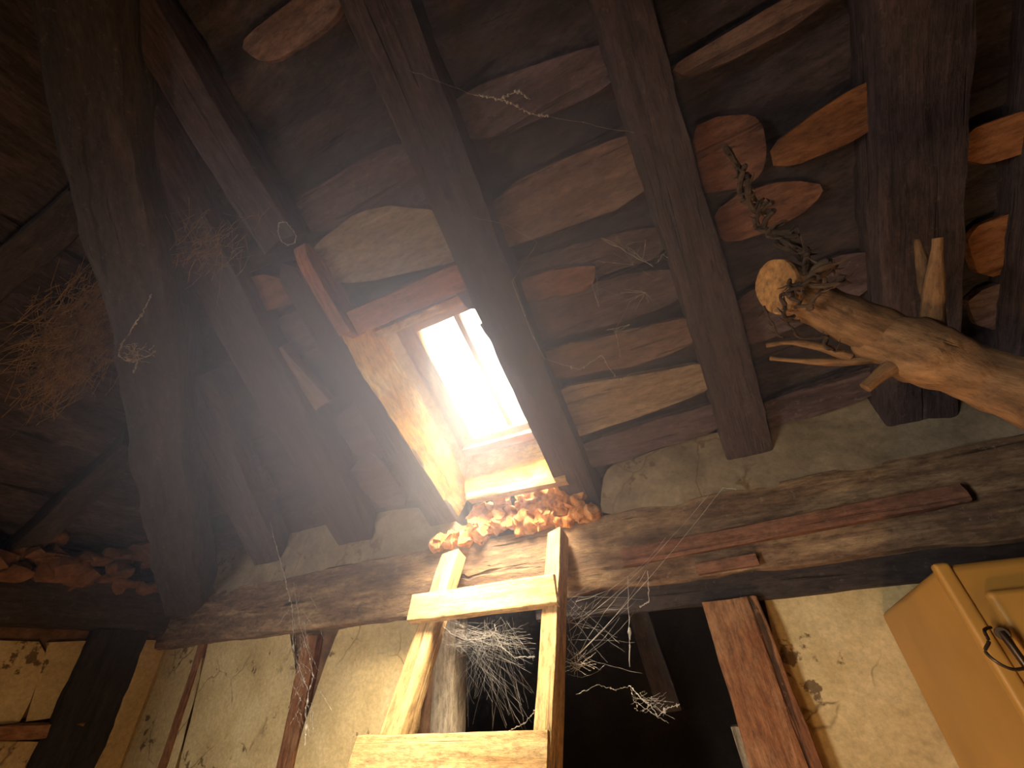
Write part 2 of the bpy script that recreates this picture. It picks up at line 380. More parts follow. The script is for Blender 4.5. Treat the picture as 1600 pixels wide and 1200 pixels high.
# roof underside: front slope with a hole for the skylight, hip slope on the left, rear slope behind the camera
YR = -1.0                                     # ridge
DOFF = .115
def deck(name, poly_uv, P, xd, nrm, hole=None):
    """poly in (x, d) where d runs down the slope; surface broken into uneven board rows"""
    bm = bmesh.new()
    f = bm.faces.new([bm.verts.new((a, b_, 0)) for a, b_ in poly_uv])
    xs = [a for a, b_ in poly_uv]; ys = [b_ for a, b_ in poly_uv]
    def cut(pl, no): bmesh.ops.bisect_plane(bm, geom=bm.verts[:]+bm.edges[:]+bm.faces[:], plane_co=pl, plane_no=no, dist=1e-6)
    y = min(ys); rnd = random.Random(5)
    while y < max(ys):
        y += rnd.uniform(.025, .04); cut((0, y, 0), (0, 1, 0))
    x = min(xs)
    while x < max(xs):
        x += .07; cut((x, 0, 0), (1, 0, 0))
    if hole:
        for k in (0, 1): cut((hole[k], 0, 0), (1, 0, 0)); cut((0, hole[k+2], 0), (0, 1, 0))
        kill = [f for f in bm.faces if hole[0] < f.calc_center_median().x < hole[1] and hole[2] < f.calc_center_median().y < hole[3]]
        bmesh.ops.delete(bm, geom=kill, context='FACES')
    for v in bm.verts:
        inside = hole and hole[0]-.01 <= v.co.x <= hole[1]+.01 and hole[2]-.01 <= v.co.y <= hole[3]+.01
        if not inside:
            yy = v.co.y + .03*nz(v.co.x*1.5, v.co.y, 2)
            v.co.z += (-.012 if int(yy*9) % 2 else .006) + .012*nz(v.co.x*5, v.co.y*9, 1) + .006*nz(v.co.x*19, v.co.y*30, 7)
    ext = bmesh.ops.extrude_face_region(bm, geom=bm.faces[:])
    for v in [e for e in ext['geom'] if isinstance(e, bmesh.types.BMVert)]: v.co.z = .09
    bmesh.ops.recalc_face_normals(bm, faces=bm.faces)
    mw = frame(P, xd, nrm)
    return st(link(name, bm, 'deck', mw))
def dn(y): return (1.5-y)/cS                  # along the slope, up from the eave
PF = Vector((0, 1.5, EAVE)) + NROOF*DOFF
hipx = CORNER_X + (1.5-YR)
HX0, HX1 = -.93, -.455
# local y axis of frame(P, X, NROOF) is z cross x = down the slope
deck('ceiling', [(CORNER_X-.1, .25), (X1+.05, .25), (X1+.05, -dn(YR)), (hipx-.3, -dn(YR)), (CORNER_X-.45, .08)], PF, (1, 0, 0), NROOF,
     hole=(HX0, HX1, -dn(.73), -dn(1.40)))
PH = Vector((CORNER_X, 0, EAVE)) + NHIP*DOFF
# local x along -Y so that z cross x points up the hip slope
deck('ceiling_hip', [(-1.95, -.3), (2.1, -.3), (2.1, dn(YR)+.1), (-YR-.25, dn(YR)+.1), (-1.85, 0.0)][:5], PH, (0, -1, 0), NHIP)
rb = bmesh.new()
NB = Vector((0, -sS, cS)); PB = roof_p(0, YR) + Vector((0, 0, DOFF/cS))
ext_r = [(CORNER_X-.1, 0, 0), (X1+.05, 0, 0), (X1+.05, -2.2, 0), (CORNER_X-.1, -2.2, 0)]
st(box('ceiling_rear', (CORNER_X-.1, -1.6, 0), (X1+.05, 0.02, .06), 'deck', mw=frame(PB, (1, 0, 0), NB)))
rb.free()

# lumpy plaster panels on the front wall (children of the wall they coat)
def wpx(px, py, y=1.515): return onY(px, py, y)
def panel(pix, label, parent=wf, mat='plaster', y=1.505, name='plaster_panel', amp=.010):
    o = slab(name, [onY(a, b_, y) for a, b_ in pix], (0, 1, 0), 1.534-y, mat, (1, 0, 0), amp=amp, parent=parent, lump=.004)
    o['label'] = label; o['kind'] = 'structure'; return o
panel([(180, 998), (318, 1000), (312, 1060), (285, 1120), (262, 1240), (60, 1240), (130, 1120), (160, 1060)], 'cream plaster panel right of the dark corner post')
panel([(328, 996), (410, 985), (425, 972), (452, 985), (458, 1060), (470, 1105), (452, 1150), (436, 1240), (270, 1240), (300, 1130), (326, 1050)], 'cream plaster panel in the middle of the left wall stretch')
panel([(530, 985), (640, 968), (668, 985), (655, 1080), (632, 1240), (450, 1240), (470, 1150), (492, 1090), (510, 1030)], 'brightly lit plaster panel beside the ladder')
wr = bpy.data.objects['wall_front_right']
panel([(1188, 912), (1210, 896), (1300, 893), (1430, 862), (1640, 848), (1700, 1300), (1280, 1300), (1262, 1150), (1225, 1020)], 'cream plaster panel between the red-brown post and the cabinet', parent=wr)
# left wall plaster, on the inner face of the left wall
wl = bpy.data.objects['wall_left']
def panelx(pix, label, mat='plaster', x=CORNER_X+.025, name='plaster_panel'):
    o = slab(name, [onX(a, b_, x) for a, b_ in pix], (-1, 0, 0), .026, mat, (0, 1, 0), amp=.010, parent=wl, lump=.004)
    o['label'] = label; o['kind'] = 'structure'; return o
panelx([(-120, 1000), (60, 1003), (70, 1020), (60, 1060), (30, 1128), (-140, 1140)], 'cream plaster panel at the far left under the beam')
panelx([(76, 1004), (146, 1004), (138, 1040), (118, 1080), (105, 1118), (38, 1128), (72, 1060)], 'cream plaster panel left of the dark corner post')
panelx([(208, 1002), (262, 1000), (232, 1110), (190, 1240), (110, 1240), (172, 1110)], 'narrow cream plaster strip in the corner right of the dark post')
panelx([(-140, 1162), (100, 1160), (80, 1260), (-160, 1260)], 'cream plaster panel below the rail at the far left')

# ================================================================== BIG TIMBERS
def T(name, label, cat, *a, group=None, **k):
    o = timber(name, *a, **k); return tag(o, label, cat, group)
# wall plates (face towards the room at y=1.44)
PZ0, PZ1 = 1.75, 2.02
T('wall_plate_beam', 'long cracked hewn timber beam lying on top of the front wall', 'beam',
  (CORNER_X-.1, 1.545, (PZ0+PZ1)/2-.005), (X1, 1.545, (PZ0+PZ1)/2), .19, .245, zz, 'plate', rough=.010, bow=.012, seg=110, corner=.22)
T('lintel_board', 'dark board under the front beam above the dark doorway and cream wall', 'board',
  (OPX0+.45, 1.50, 1.735), (X1, 1.50, 1.735), .05, .085, zz, 'hewn', rough=.005, seg=60)
pl0, pl1 = onY(975, 872, 1.43), onY(1420, 785, 1.43)
T('batten_board', 'split reddish board nailed along the face of the front beam, right of the ladder', 'board',
  pl0, pl1 + Vector((.12, 0, 0)), (.03, .03), (.052, .045), zz, 'plank_red', rough=.004, endskew=.3)
T('wall_plate_beam', 'rough dark beam on top of the left side wall', 'beam',
  (CORNER_X-.02, 1.56, 1.96), (CORNER_X+.0, YB, 1.96), .18, .26, zz, 'hewn', rough=.014, bow=.02, corner=.25)

# rafters on the front slope: edge pixels -> points on the underside plane
def rafter(name, label, tl, tr, bl, br, depth=.12, mat='rafter', ext_up=0.0, off=0.0, ext_dn=0.0, group=None, cat='rafter', plane=onR, **k):
    a0, a1, b0, b1 = plane(*tl, off), plane(*tr, off), plane(*bl, off), plane(*br, off)
    nrm = NROOF if plane is onR else NHIP
    p0, p1 = (a0+a1)/2, (b0+b1)/2; d = (p1-p0).normalized()
    wt = (a1-a0 - d*(a1-a0).dot(d)).length; wb = (b1-b0 - d*(b1-b0).dot(d)).length
    p0 = p0 - d*ext_up; p1 = p1 + d*ext_dn
    return T(name, label, cat, p0 + nrm*depth/2, p1 + nrm*depth/2, (wt, wb), depth, nrm, mat, group=group, **k)
rafter('rafter', 'dark rafter along the right side of the skylight', (600, 195), (725, 200), (890, 800), (945, 800), depth=.19, ext_up=1.15, rough=.006, ext_dn=.0)
rafter('rafter', 'thick dark rafter right of the bark-covered boards, its foot on the pale cove', (995, 220), (1072, 200), (1128, 705), (1205, 700), ext_up=1.5, ext_dn=.05, rough=.007)
rafter('rafter', 'broad black rafter behind the hanging log', (1366, 100), (1510, 100), (1372, 520), (1500, 520), ext_up=1.4, ext_dn=.65, rough=.006)
rafter('rafter', 'short worn rafter with a rounded head along the left side of the skylight', (420, 418), (462, 408), (688, 846), (728, 832), depth=.13, rough=.005, roundtip=.06)
sr = bpy.data.objects['rafter.003']
sf = slab('sunlit_side', [roof_p(-.948, .445, .022), roof_p(-.948, .50, -.004), roof_p(-.948, .60, -.006), roof_p(-.948, .74, -.006), roof_p(-.948, .74, .12), roof_p(-.948, .60, .095), roof_p(-.948, .50, .065), roof_p(-.948, .455, .045)], (-1, 0, 0), .05, 'header', DOWN, amp=.003, parent=sr, chaikin=True)  # reddish slab puts the sunlit side of the dark rafter into colour
sf['label'] = 'reddish side face with sunlight put into its colour'
rafter('rafter', 'rafter with a sawn lower end above the head of the skylight rafter', (245, 125), (300, 115), (405, 392), (462, 372), depth=.10, ext_up=1.2, off=-.01, rough=.007)
rafter('rafter', 'broad dark brown rafter left of the skylight, its foot on the pale cove', (305, 470), (392, 470), (530, 862), (582, 850), depth=.13, ext_up=.75, ext_dn=.02, rough=.007)
rafter('rafter', 'narrow rafter foot beside the hip rafter, dark against the cove', (262, 640), (335, 640), (402, 888), (440, 872), depth=.11, ext_up=.15, ext_dn=.03, rough=.006)
rafter('rafter', 'dark rafter at the right edge of the view', (1640, 100), (1790, 60), (1590, 520), (1690, 520), ext_up=1.4, ext_dn=.7, rough=.006)
# short wedge of board between the broad rafter and the skylight
rafter('wedge_board', 'short pale brown wedge of board between two rafters left of the skylight', (424, 545), (440, 548), (490, 640), (515, 628), depth=.04, mat='plank', off=.03, cat='board', rough=.004)
# hip rafter
h0 = Vector((CORNER_X+.20, 1.47, EAVE-.09)); h1 = Vector((hipx+.12, YR, EAVE+(1.5-YR)*math.tan(SLOPE)-.02))
T('hip_rafter', 'thick hewn hip rafter rising from the left corner of the room', 'rafter', h0, h1, .20, .20, zz, 'hewn', rough=.013, bow=.03, corner=.3)
# jack rafters on the hip slope
for i, (yy, lb) in enumerate([(.75, 'dark rafter of the hip slope nearest the corner, beside the straw'), (.05, 'dark rafter of the hip slope at the far left edge'), (-.6, 'dark rafter of the hip slope nearest the back')]):
    top = min(CORNER_X + (1.5-yy) - .12, hipx)
    a = Vector((CORNER_X, yy, EAVE)); b_ = Vector((top, yy, EAVE + (top-CORNER_X)*math.tan(SLOPE)))
    T('rafter', lb, 'rafter', a + NHIP*.06, b_ + NHIP*.06, .10, .11, NHIP, 'hewn', rough=.008)
# ridge beam
T('ridge_beam', 'dark ridge beam at the top of the roof', 'beam', (hipx-.1, YR, EAVE+(1.5-YR)*math.tan(SLOPE)-.05), (X1, YR, EAVE+(1.5-YR)*math.tan(SLOPE)-.05), .14, .18, zz, 'hewn', rough=.01)

# ================================================================== LOOSE BOARDS OF THE ROOF (own distinct boards between the rafters)
def board(pix, label, mat, off=.075, thick=.022, amp=.006, lump=.006, plane=onR, name='roof_board', xd=(1, 0, 0), cat='board'):
    nrm = NROOF if plane is onR else NHIP
    o = slab(name, [plane(a, b_, off) for a, b_ in pix], nrm, thick, mat, xd if plane is onR else (0, 1, 0), amp=amp*1.5, lump=lump*1.3, chaikin=True)
    return tag(o, label, cat)
board([(700, 395), (790, 295), (850, 262), (930, 238), (960, 215), (1015, 210), (1030, 270), (1010, 300), (930, 335), (800, 360), (690, 425)], 'large pale reddish-brown roof board between the skylight rafter and the thick rafter', 'plank', amp=.012)
board([(700, 445), (1030, 345), (1045, 395), (930, 430), (740, 490)], 'dull purple-brown roof board just under the large pale board', 'plank_dull', off=.085)
board([(800, 440), (930, 408), (925, 450), (860, 468), (810, 475)], 'small reddish board end left of the white debris', 'plank_red', off=.06)
board([(740, 500), (1050, 410), (1070, 470), (950, 510), (780, 545)], 'mottled dark board with white debris above the curved board', 'plank_dull', off=.07, lump=.014)
board([(800, 560), (900, 540), (980, 535), (1085, 490), (1095, 530), (1000, 570), (960, 580), (900, 575), (830, 600)], 'bark-edged curved board in the middle of the bay right of the skylight', 'plank', off=.055, lump=.014, amp=.01)
board([(840, 625), (900, 600), (960, 610), (1095, 565), (1130, 600), (1010, 648), (930, 672), (880, 690)], 'long pale split board above the dark board near the eave', 'plank_pale', off=.06)
board([(880, 705), (1000, 665), (1130, 625), (1145, 665), (1010, 705), (900, 740)], 'dark mottled board just above the pale cove right of the skylight', 'plank_dull', off=.065, lump=.01)
board([(480, 395), (560, 330), (610, 325), (705, 338), (725, 405), (610, 430), (525, 442), (480, 430)], 'rough pale brown board above the skylight head board', 'plank_pale', off=.07, amp=.012, lump=.012)
board([(430, 330), (600, 230), (640, 225), (700, 330), (560, 320), (470, 375)], 'dark grey board two rows above the skylight', 'plank_dull', off=.085)
board([(1045, 105), (1130, 60), (1270, -30), (1330, -30), (1260, 30), (1160, 85), (1075, 120)], 'brown roof board at the top edge right of the middle', 'plank', off=.06)
board([(1205, 228), (1290, 165), (1378, 115), (1378, 195), (1300, 235), (1215, 265)], 'bright orange-brown board left of the broad black rafter', 'orange', off=.05)
board([(1080, 200), (1130, 180), (1190, 185), (1200, 240), (1180, 285), (1120, 300), (1085, 300)], 'dull reddish square-ended board right of the thick rafter', 'plank_red', off=.07)
board([(1115, 330), (1160, 300), (1240, 280), (1290, 290), (1260, 330), (1180, 370), (1125, 380)], 'reddish board behind the hanging vine', 'plank_red', off=.08)
board([(1130, 470), (1370, 380), (1375, 450), (1150, 550)], 'dim purple-brown board behind the log end', 'plank_dull', off=.07)
board([(1160, 640), (1400, 560), (1405, 600), (1190, 680)], 'dark board behind the log just above the cove', 'plank_dull', off=.07)
board([(1505, 205), (1620, 165), (1640, 225), (1515, 262)], 'orange-brown board at the upper right edge', 'orange', off=.05)
board([(1510, 360), (1640, 310), (1660, 400), (1530, 440)], 'broad dim brown board at the right edge above the log', 'orange', off=.07)
board([(1510, 460), (1650, 420), (1660, 490), (1530, 520)], 'dim brown board lowest at the right edge above the log', 'plank', off=.07)
board([(370, 70), (430, 20), (500, -30), (560, -30), (500, 50), (420, 100)], 'brown roof board at the top edge left of the middle', 'plank', off=.05)
board([(700, 150), (960, 60), (970, 130), (735, 230)], 'dull violet-brown board high between the two thick rafters', 'plank_dull', off=.08)
board([(560, 620), (520, 660), (560, 720), (640, 700), (610, 640)], 'dull purple board left of the skylight rafter', 'plank_dull', off=.075)
board([(350, 440), (420, 430), (465, 445), (470, 470), (400, 490), (350, 480)], 'reddish board scrap between the rafters under the straw tuft', 'plank_red', off=.06)
board([(420, 500), (540, 470), (560, 560), (470, 560)], 'grey-brown board between the broad rafter and the skylight rafter', 'plank_dull', off=.085)
board([(585, 700), (640, 790), (600, 800), (540, 740)], 'dull board low beside the foot of the skylight rafter', 'plank_dull', off=.07)
board([(390, 700), (440, 790), (360, 760), (330, 700)], 'dark board low between the narrow and the broad rafter', 'plank_dull', off=.08)

# cove plaster strips between plate and rafters
def cove(pix, label, mat='cove', y=1.46):
    o = slab('plaster_cove', [onY(a, b_, y) for a, b_ in pix], (0, 1, .0), .05, mat, (1, 0, 0), amp=.014, lump=.010, chaikin=True)
    o['label'] = label; o['kind'] = 'structure'; return o
cove([(335, 935), (330, 880), (350, 850), (400, 885), (430, 880), (480, 815), (505, 822), (560, 862), (585, 815), (640, 792), (700, 800), (725, 835), (680, 868), (560, 885), (440, 912)], 'pale plaster cove above the beam left of the ladder')
cove([(935, 800), (945, 735), (1000, 712), (1125, 680), (1150, 735), (1205, 720), (1215, 660), (1330, 622), (1500, 620), (1700, 590), (1700, 668), (1400, 720), (1200, 750), (1050, 782), (965, 806)], 'pale plaster cove above the beam right of the skylight')
# mortar ledge behind the cove, closing the eave
box_e = st(box('wall_eave', (CORNER_X-.15, 1.56, 2.0), (X1+.1, 1.66, 2.32), 'deck'))
st(box('wall_eave_left', (CORNER_X-.15, YB, 2.05), (CORNER_X-.06, 1.6, 2.32), 'deck'))

# ================================================================== SKYLIGHT
sk = empty('skylight', pc, 'small bright skylight window with one dividing bar, set deep in the roof', 'skylight')
def rbar(name, x0, x1, y0, y1, o0, o1, mat, parent, rough=.002):   # bar in roof coordinates
    if abs(x1-x0) > abs(y1-y0):
        a = roof_p(x0, (y0+y1)/2, (o0+o1)/2); b_ = roof_p(x1, (y0+y1)/2, (o0+o1)/2); wd = abs(y1-y0)/cS
    else:
        a = roof_p((x0+x1)/2, y0, (o0+o1)/2); b_ = roof_p((x0+x1)/2, y1, (o0+o1)/2); wd = abs(x1-x0)
    return timber(name, a, b_, wd, abs(o1-o0), NROOF, mat, rough=rough, bow=.001, parent=parent, corner=.12)
gx0, gx1, gy0, gy1 = -.822, -.475, .812, 1.240
rbar('frame_stile', -.905, gx0, .765, 1.30, WOFF-.02, WOFF+.03, 'frame', sk)
rbar('frame_stile', gx1, -.40, .765, 1.30, WOFF-.02, WOFF+.03, 'frame', sk)
rbar('frame_rail', -.905, -.42, .735, gy0, WOFF-.02, WOFF+.03, 'frame', sk)
rbar('frame_rail', -.905, -.42, gy1, 1.305, WOFF-.02, WOFF+.03, 'frame', sk)
rbar('glazing_bar', -.658, -.636, .80, 1.255, WOFF, WOFF+.02, 'frame', sk, rough=.0008)
for a, b_ in ((gx0-.01, -.652), (-.642, gx1+.01)):
    slab('pane', [roof_p(a, gy0-.01, WOFF+.012), roof_p(b_, gy0-.01, WOFF+.012), roof_p(b_, gy1+.01, WOFF+.012), roof_p(a, gy1+.01, WOFF+.012)], NROOF, .003, 'glass', (1, 0, 0), amp=0, step=1, parent=sk)
# reveal linings
rv = empty('skylight_reveal', roof_p(-.68, 1.1), 'rough yellow lining boards and plaster around the deep skylight opening', 'reveal')
def side(name, pts, thick, mat, nrm, xd, lump=.006, amp=.004, label=None):
    o = slab(name, pts, nrm, thick, mat, xd, amp=amp, lump=lump, parent=rv)
    if label: o['label'] = label
    return o
lnrm = (roof_p(-.885, 1.1, .21)-roof_p(-1.0, 1.1, 0)).cross(DOWN).normalized()
if lnrm.x < 0: lnrm = -lnrm
side('side_lining', [roof_p(-.98, .70, -.006), roof_p(-.99, .84, -.006), roof_p(-.968, 1.15, -.008), roof_p(-.945, 1.46, -.008), roof_p(-.93, 1.42, .12), roof_p(-.93, 1.10, .135), roof_p(-.94, .90, .10), roof_p(-.93, .70, .12)], -.035, 'reveal', lnrm, DOWN, lump=.010, amp=.005, label='blotched yellow side lining')
side('side_plaster', [roof_p(-.955, .74, .08), roof_p(-.955, 1.44, .08), roof_p(-.880, 1.36, WOFF+.015), roof_p(-.880, .74, WOFF+.015)], -.03, 'pale_lining', (roof_p(-.880, 1.1, .215)-roof_p(-.955, 1.1, .08)).cross(DOWN)*-1 if (roof_p(-.880, 1.1, .215)-roof_p(-.955, 1.1, .08)).cross(DOWN).x < 0 else (roof_p(-.880, 1.1, .215)-roof_p(-.955, 1.1, .08)).cross(DOWN), DOWN, label='whitish plaster next to the frame')
side('side_lining', [roof_p(-.455, .73, .05), roof_p(-.455, 1.47, .05), roof_p(-.44, 1.34, WOFF+.01), roof_p(-.44, .77, WOFF+.01)], .03, 'reveal', (1, 0, 0), DOWN, label='side lining hidden behind the dark rafter')
side('bottom_lining', [onY(728, 772, 1.43), onY(890, 742, 1.43), onY(856, 668, 1.43), onY(722, 700, 1.43)], .03, 'reveal', (0, 1, 0), (1, 0, 0), lump=.008, label='pale mottled lower lining')
side('top_lining', [roof_p(-.93, .775, .09), roof_p(-.45, .775, .09), roof_p(-.45, .782, WOFF), roof_p(-.89, .782, WOFF)], -.03, 'reveal', DOWN, (1, 0, 0))
T('skylight_header', 'reddish head board across the top of the skylight', 'board', roof_p(-.935, .70, .055), roof_p(-.47, .715, .055), .085, .09, NROOF, 'header', rough=.004)
T('skylight_ledge', 'orange-edged ledge board under the skylight', 'board', onY(732, 778, 1.40), onY(888, 750, 1.40), .05, .03, zz, 'ladder', rough=.004)
T('window_sill', 'bright orange strip of wood along the lower edge of the skylight glass', 'sill', roof_p(-.875, 1.275, WOFF-.035), roof_p(-.50, 1.275, WOFF-.035), .035, .03, NROOF, 'orange', rough=.006)

# crumbled clay below the skylight: uneven lumps, nobody could count them
bm = bmesh.new(); rnd = random.Random(3)
for i in range(150):
    fx = rnd.random(); fz = rnd.random()
    x = -1.06 + .70*fx; z = 2.005 + .15*fz*(1-.2*abs(fx-.6)) - .0
    if fx < .22: z = 2.0 + .04*fz
    if x > -.42: z = 2.0+.03*fz
    r = rnd.uniform(.014, .036)
    res = bmesh.ops.create_icosphere(bm, subdivisions=2, radius=r, matrix=Matrix.Translation((x, 1.455+.03*rnd.random()-.02*(1-fz), z)))
    for v in res['verts']:
        v.co += Vector((nz(v.co.x*50, v.co.y*50, v.co.z*50), nz(v.co.x*50+9, v.co.y*50, v.co.z*50), nz(v.co.x*50, v.co.y*50+9, v.co.z*50)))*r*.6
cl = link('clay_rubble', bm, 'clay'); tag(cl, 'heap of crumbled orange clay between skylight ledge and ladder head', 'clay', kind='stuff')
bm = bmesh.new()
for i in range(70):
    t = rnd.random(); y = 1.45 - t*1.6; r = rnd.uniform(.03, .07)
    res = bmesh.ops.create_icosphere(bm, subdivisions=2, radius=r, matrix=Matrix.Translation((CORNER_X+.05+rnd.random()*.08, y, 2.02+rnd.random()*.18)) @ Matrix.Diagonal((.8, 1.5, .7, 1)))
    for v in res['verts']:
        v.co += Vector((nz(v.co.x*20, v.co.y*20, v.co.z*20), nz(v.co.x*20+9, v.co.y*20, v.co.z*20), nz(v.co.x*20, v.co.y*20+9, v.co.z*20)))*r*.7
tag(link('rubble', bm, 'brick'), 'dull brown rubble packed on top of the left side wall', 'rubble', kind='stuff')

# ================================================================== POSTS
ca, cb_ = onX(140, 1000, CORNER_X+.05), onX(228, 1000, CORNER_X+.05)
T('corner_post', 'black charred corner post at the left end of the front wall', 'post', (CORNER_X+.02, (ca.y+cb_.y)/2, 0), (CORNER_X+.02, (ca.y+cb_.y)/2, 1.84), abs(ca.y-cb_.y), .10, (1, 0, 0), 'charred', rough=.010)
T('wall_stud', 'thin brown stud showing between two plaster panels left of the ladder', 'stud', onY(322, 995, 1.51)*1.0, Vector((onY(322, 995, 1.51).x, 1.51, 0)), .05, .03, (0, 1, 0), 'post', rough=.004)
T('wall_stud', 'brown stud in ragged fallen plaster under the hanging cobweb', 'stud', Vector((onY(492, 985, 1.515).x, 1.515, 1.74)), Vector((onY(492, 985, 1.515).x, 1.515, 0)), .09, .03, (0, 1, 0), 'post', rough=.006)
T('wall_rail', 'short rough brown rail set in the plaster at the far left', 'rail', onX(-100, 1150, CORNER_X+.03), onX(122, 1138, CORNER_X+.03), .05, .05, zz, 'post', rough=.008)
jx = onY(672, 1060, 1.52)
T('door_jamb_post', 'grey weathered post seen between the ladder stiles', 'post', (-1.045, 1.56, 0), (-1.045, 1.56, 1.76), .10, .09, (0, 1, 0), 'grey', rough=.008, corner=.3)
T('doorway_post', 'split red-brown post at the right side of the dark doorway', 'post', (-.01, 1.50, 0), (-.035, 1.50, 1.70), (.16, .15), .10, (0, 1, 0), 'post', rough=.005, corner=.12)
T('door_stop', 'pale-edged strip on the doorway side of the red-brown post', 'strip', (-.104, 1.475, 0), (-.112, 1.475, 1.42), .022, .05, (0, 1, 0), 'grey', rough=.002)
T('post_head_block', 'brown block on top of the doorway post under the beam', 'block', onY(1088, 888, 1.45), onY(1182, 872, 1.45), .05, .03, zz, 'plank_red', rough=.004)
T('brace', 'dark red-brown brace in the unlit doorway', 'brace', onY(978, 892, 1.62), onY(1050, 1110, 1.62), .07, .05, (0, 1, 0), 'hewn', rough=.006)

# ================================================================== LADDER
lt_l, lt_r = onY(702, 862, 1.38), onY(866, 832, 1.38)
def lad_pt(px, py, z):   # ladder plane: leans against the beam
    y0, z0, k = 1.385, 1.97, .38
    return hit(px, py, Vector((0, y0, z0)), Vector((0, 1, -k)).normalized())
LN = Vector((0, 1, -.38)).normalized()
lad = empty('ladder', (-.78, .8, 0), 'homemade pale wooden ladder leaning against the front beam below the skylight', 'ladder')
def lt(name, a, b_, wd, dp, **k):
    k.setdefault('rough', .0025); k.setdefault('bow', .003)
    return timber(name, a, b_, wd, dp, LN, 'ladder', parent=lad, corner=.14, **k)
def down_to_floor(a, b_):
    d = b_-a; return a + d*((0.0-a.z)/d.z)
la, lb_ = lad_pt(703, 862, 0), lad_pt(598, 1180, 0)
ra, rb_ = lad_pt(867, 830, 0), lad_pt(846, 1180, 0)
lt('stile', la + LN*.03, down_to_floor(la, lb_) + LN*.03, .074, .06, endskew=.2)
lt('stile', ra + LN*.03, down_to_floor(ra, rb_) + LN*.03, .050, .075, endskew=.3)
r0, r1 = lad_pt(646, 955, 0), lad_pt(872, 925, 0)
lt('rung', r0 - LN*.012, r1 - LN*.012, .092, .028, endskew=.15)
r0, r1 = lad_pt(556, 1192, 0), lad_pt(861, 1188, 0)
step = r0 - lad_pt(646, 955, 0)
lt('rung', r0 - LN*.012, r1 - LN*.012, .105, .028)
dv = (lb_-la).normalized()
for k in range(2, 5):
    q0, q1 = r0 + step*(k-1), r1 + (rb_-ra).normalized()*step.length*(k-1)
    if q0.z > .15: lt('rung', q0 - LN*.012, q1 - LN*.012, .08, .028)

# ================================================================== CABINET
CT = 1.55 + .117
cb = empty('cabinet', (.9, 1.22, 0), 'old ochre painted metal cabinet standing against the plaster wall', 'cabinet')
CX0, CX1, CY0, CY1 = .305, 1.25, .98, 1.50
bd = box('body', (CX0, CY0, .06), (CX1, CY1, CT), 'cabinet', cb, bevel=.014)
for v in bd.data.vertices:
    if v.co.z > .3: v.co.z -= .030*(v.co.y/(CY1-CY0)+.5)
box('base', (CX0+.03, CY0+.04, 0), (CX1-.03, CY1-.02, .07), 'cabinet', cb, bevel=.005)
a = onY(1535, 925, CY0); zt = a.z
dr = box('door', (a.x, CY0-.014, .12), (.78, CY0+.01, zt), 'cabinet', cb, bevel=.008)
dr2 = box('door', (.80, CY0-.014, .12), (CX1-.035, CY0+.01, zt), 'cabinet', cb, bevel=.008)
box('edge_trim', (CX0-.004, CY0-.004, .06), (CX0+.018, CY0+.018, CT+.003), 'cabinet', cb, bevel=.006)
# latch: a bracket, a swinging bar and a bent wire loop
L0 = onY(1545, 985, CY0-.022)
lc = empty('latch', L0, None, None)
lc.parent = cb; lc.matrix_parent_inverse = Matrix.Identity(4); lc.location = L0 - cb.location
def sub(name, bm, mat):
    o = link(name, bm, mat); o.parent = lc; o.matrix_parent_inverse = Matrix.Identity(4); o.matrix_local = Matrix.Translation(-L0); return o
bm = bmesh.new()
path = smooth_path([onY(1548, 980, CY0-.02), onY(1538, 985, CY0-.03), onY(1545, 1002, CY0-.035), onY(1540, 1018, CY0-.035), onY(1560, 1036, CY0-.04), onY(1585, 1046, CY0-.04), onY(1612, 1040, CY0-.035), onY(1620, 1030, CY0-.02)], 6)
tube_bm(bm, path, [.0022]*len(path), 8); sub('wire_loop', bm, 'latch')
bm = bmesh.new()
path = [onY(1566, 988, CY0-.03), onY(1580, 1008, CY0-.035), onY(1604, 1042, CY0-.035), onY(1625, 1070, CY0-.03)]
tube_bm(bm, path, [.006, .005, .0045, .004], 10); sub('swing_bar', bm, 'latch')
bm = bmesh.new()
path = [onY(1566, 990, CY0+.0), onY(1566, 990, CY0-.034)]
tube_bm(bm, path, [.009, .008], 12); sub('pivot', bm, 'latch')
lc['label'] = 'bent wire latch on the cabinet front'

# ================================================================== HANGING LOG
LD = .78
lg = empty('log', onD(1400, 560, LD), 'bare forked log with snapped branches hanging in front of the right rafter', 'log')
def branch(name, pp, rads, mat='log', m=18, rough=.006, k=7, label=None, flat=1.0):
    pts = [onD(a, b_, d) for a, b_, d in pp]
    sp = smooth_path(pts, k); rr = []
    for i in range(len(sp)):
        t = i/k; j = min(int(t), len(rads)-2); f_ = t-j; rr.append(rads[j]*(1-f_)+rads[j+1]*f_)
    bm = bmesh.new(); tube_bm(bm, sp, rr, m, seed=random.random()*9, rough=rough, flat=flat)
    bmesh.ops.recalc_face_normals(bm, faces=bm.faces)
    # frame with x along the piece so the grain follows it
    mw = frame(pts[0], pts[-1]-pts[0], zz); inv = mw.inverted()
    for v in bm.verts: v.co = inv @ v.co
    o = link(name, bm, mat, mw, lg, sharp=55)
    if label: o['label'] = label
    return o
branch('trunk', [(1345, 545, LD+.02), (1400, 535, LD), (1450, 555, LD), (1500, 575, LD), (1560, 597, LD), (1640, 636, LD-.02), (1760, 700, LD-.05)], [.016, .036, .043, .038, .035, .033, .03], m=24, rough=.010, label='thick knotty main trunk')
branch('branch', [(1458, 520, LD+.02), (1457, 480, LD+.02), (1460, 425, LD+.02), (1464, 372, LD+.02)], [.014, .0095, .0085, .006], rough=.004, label='upright pale stub')
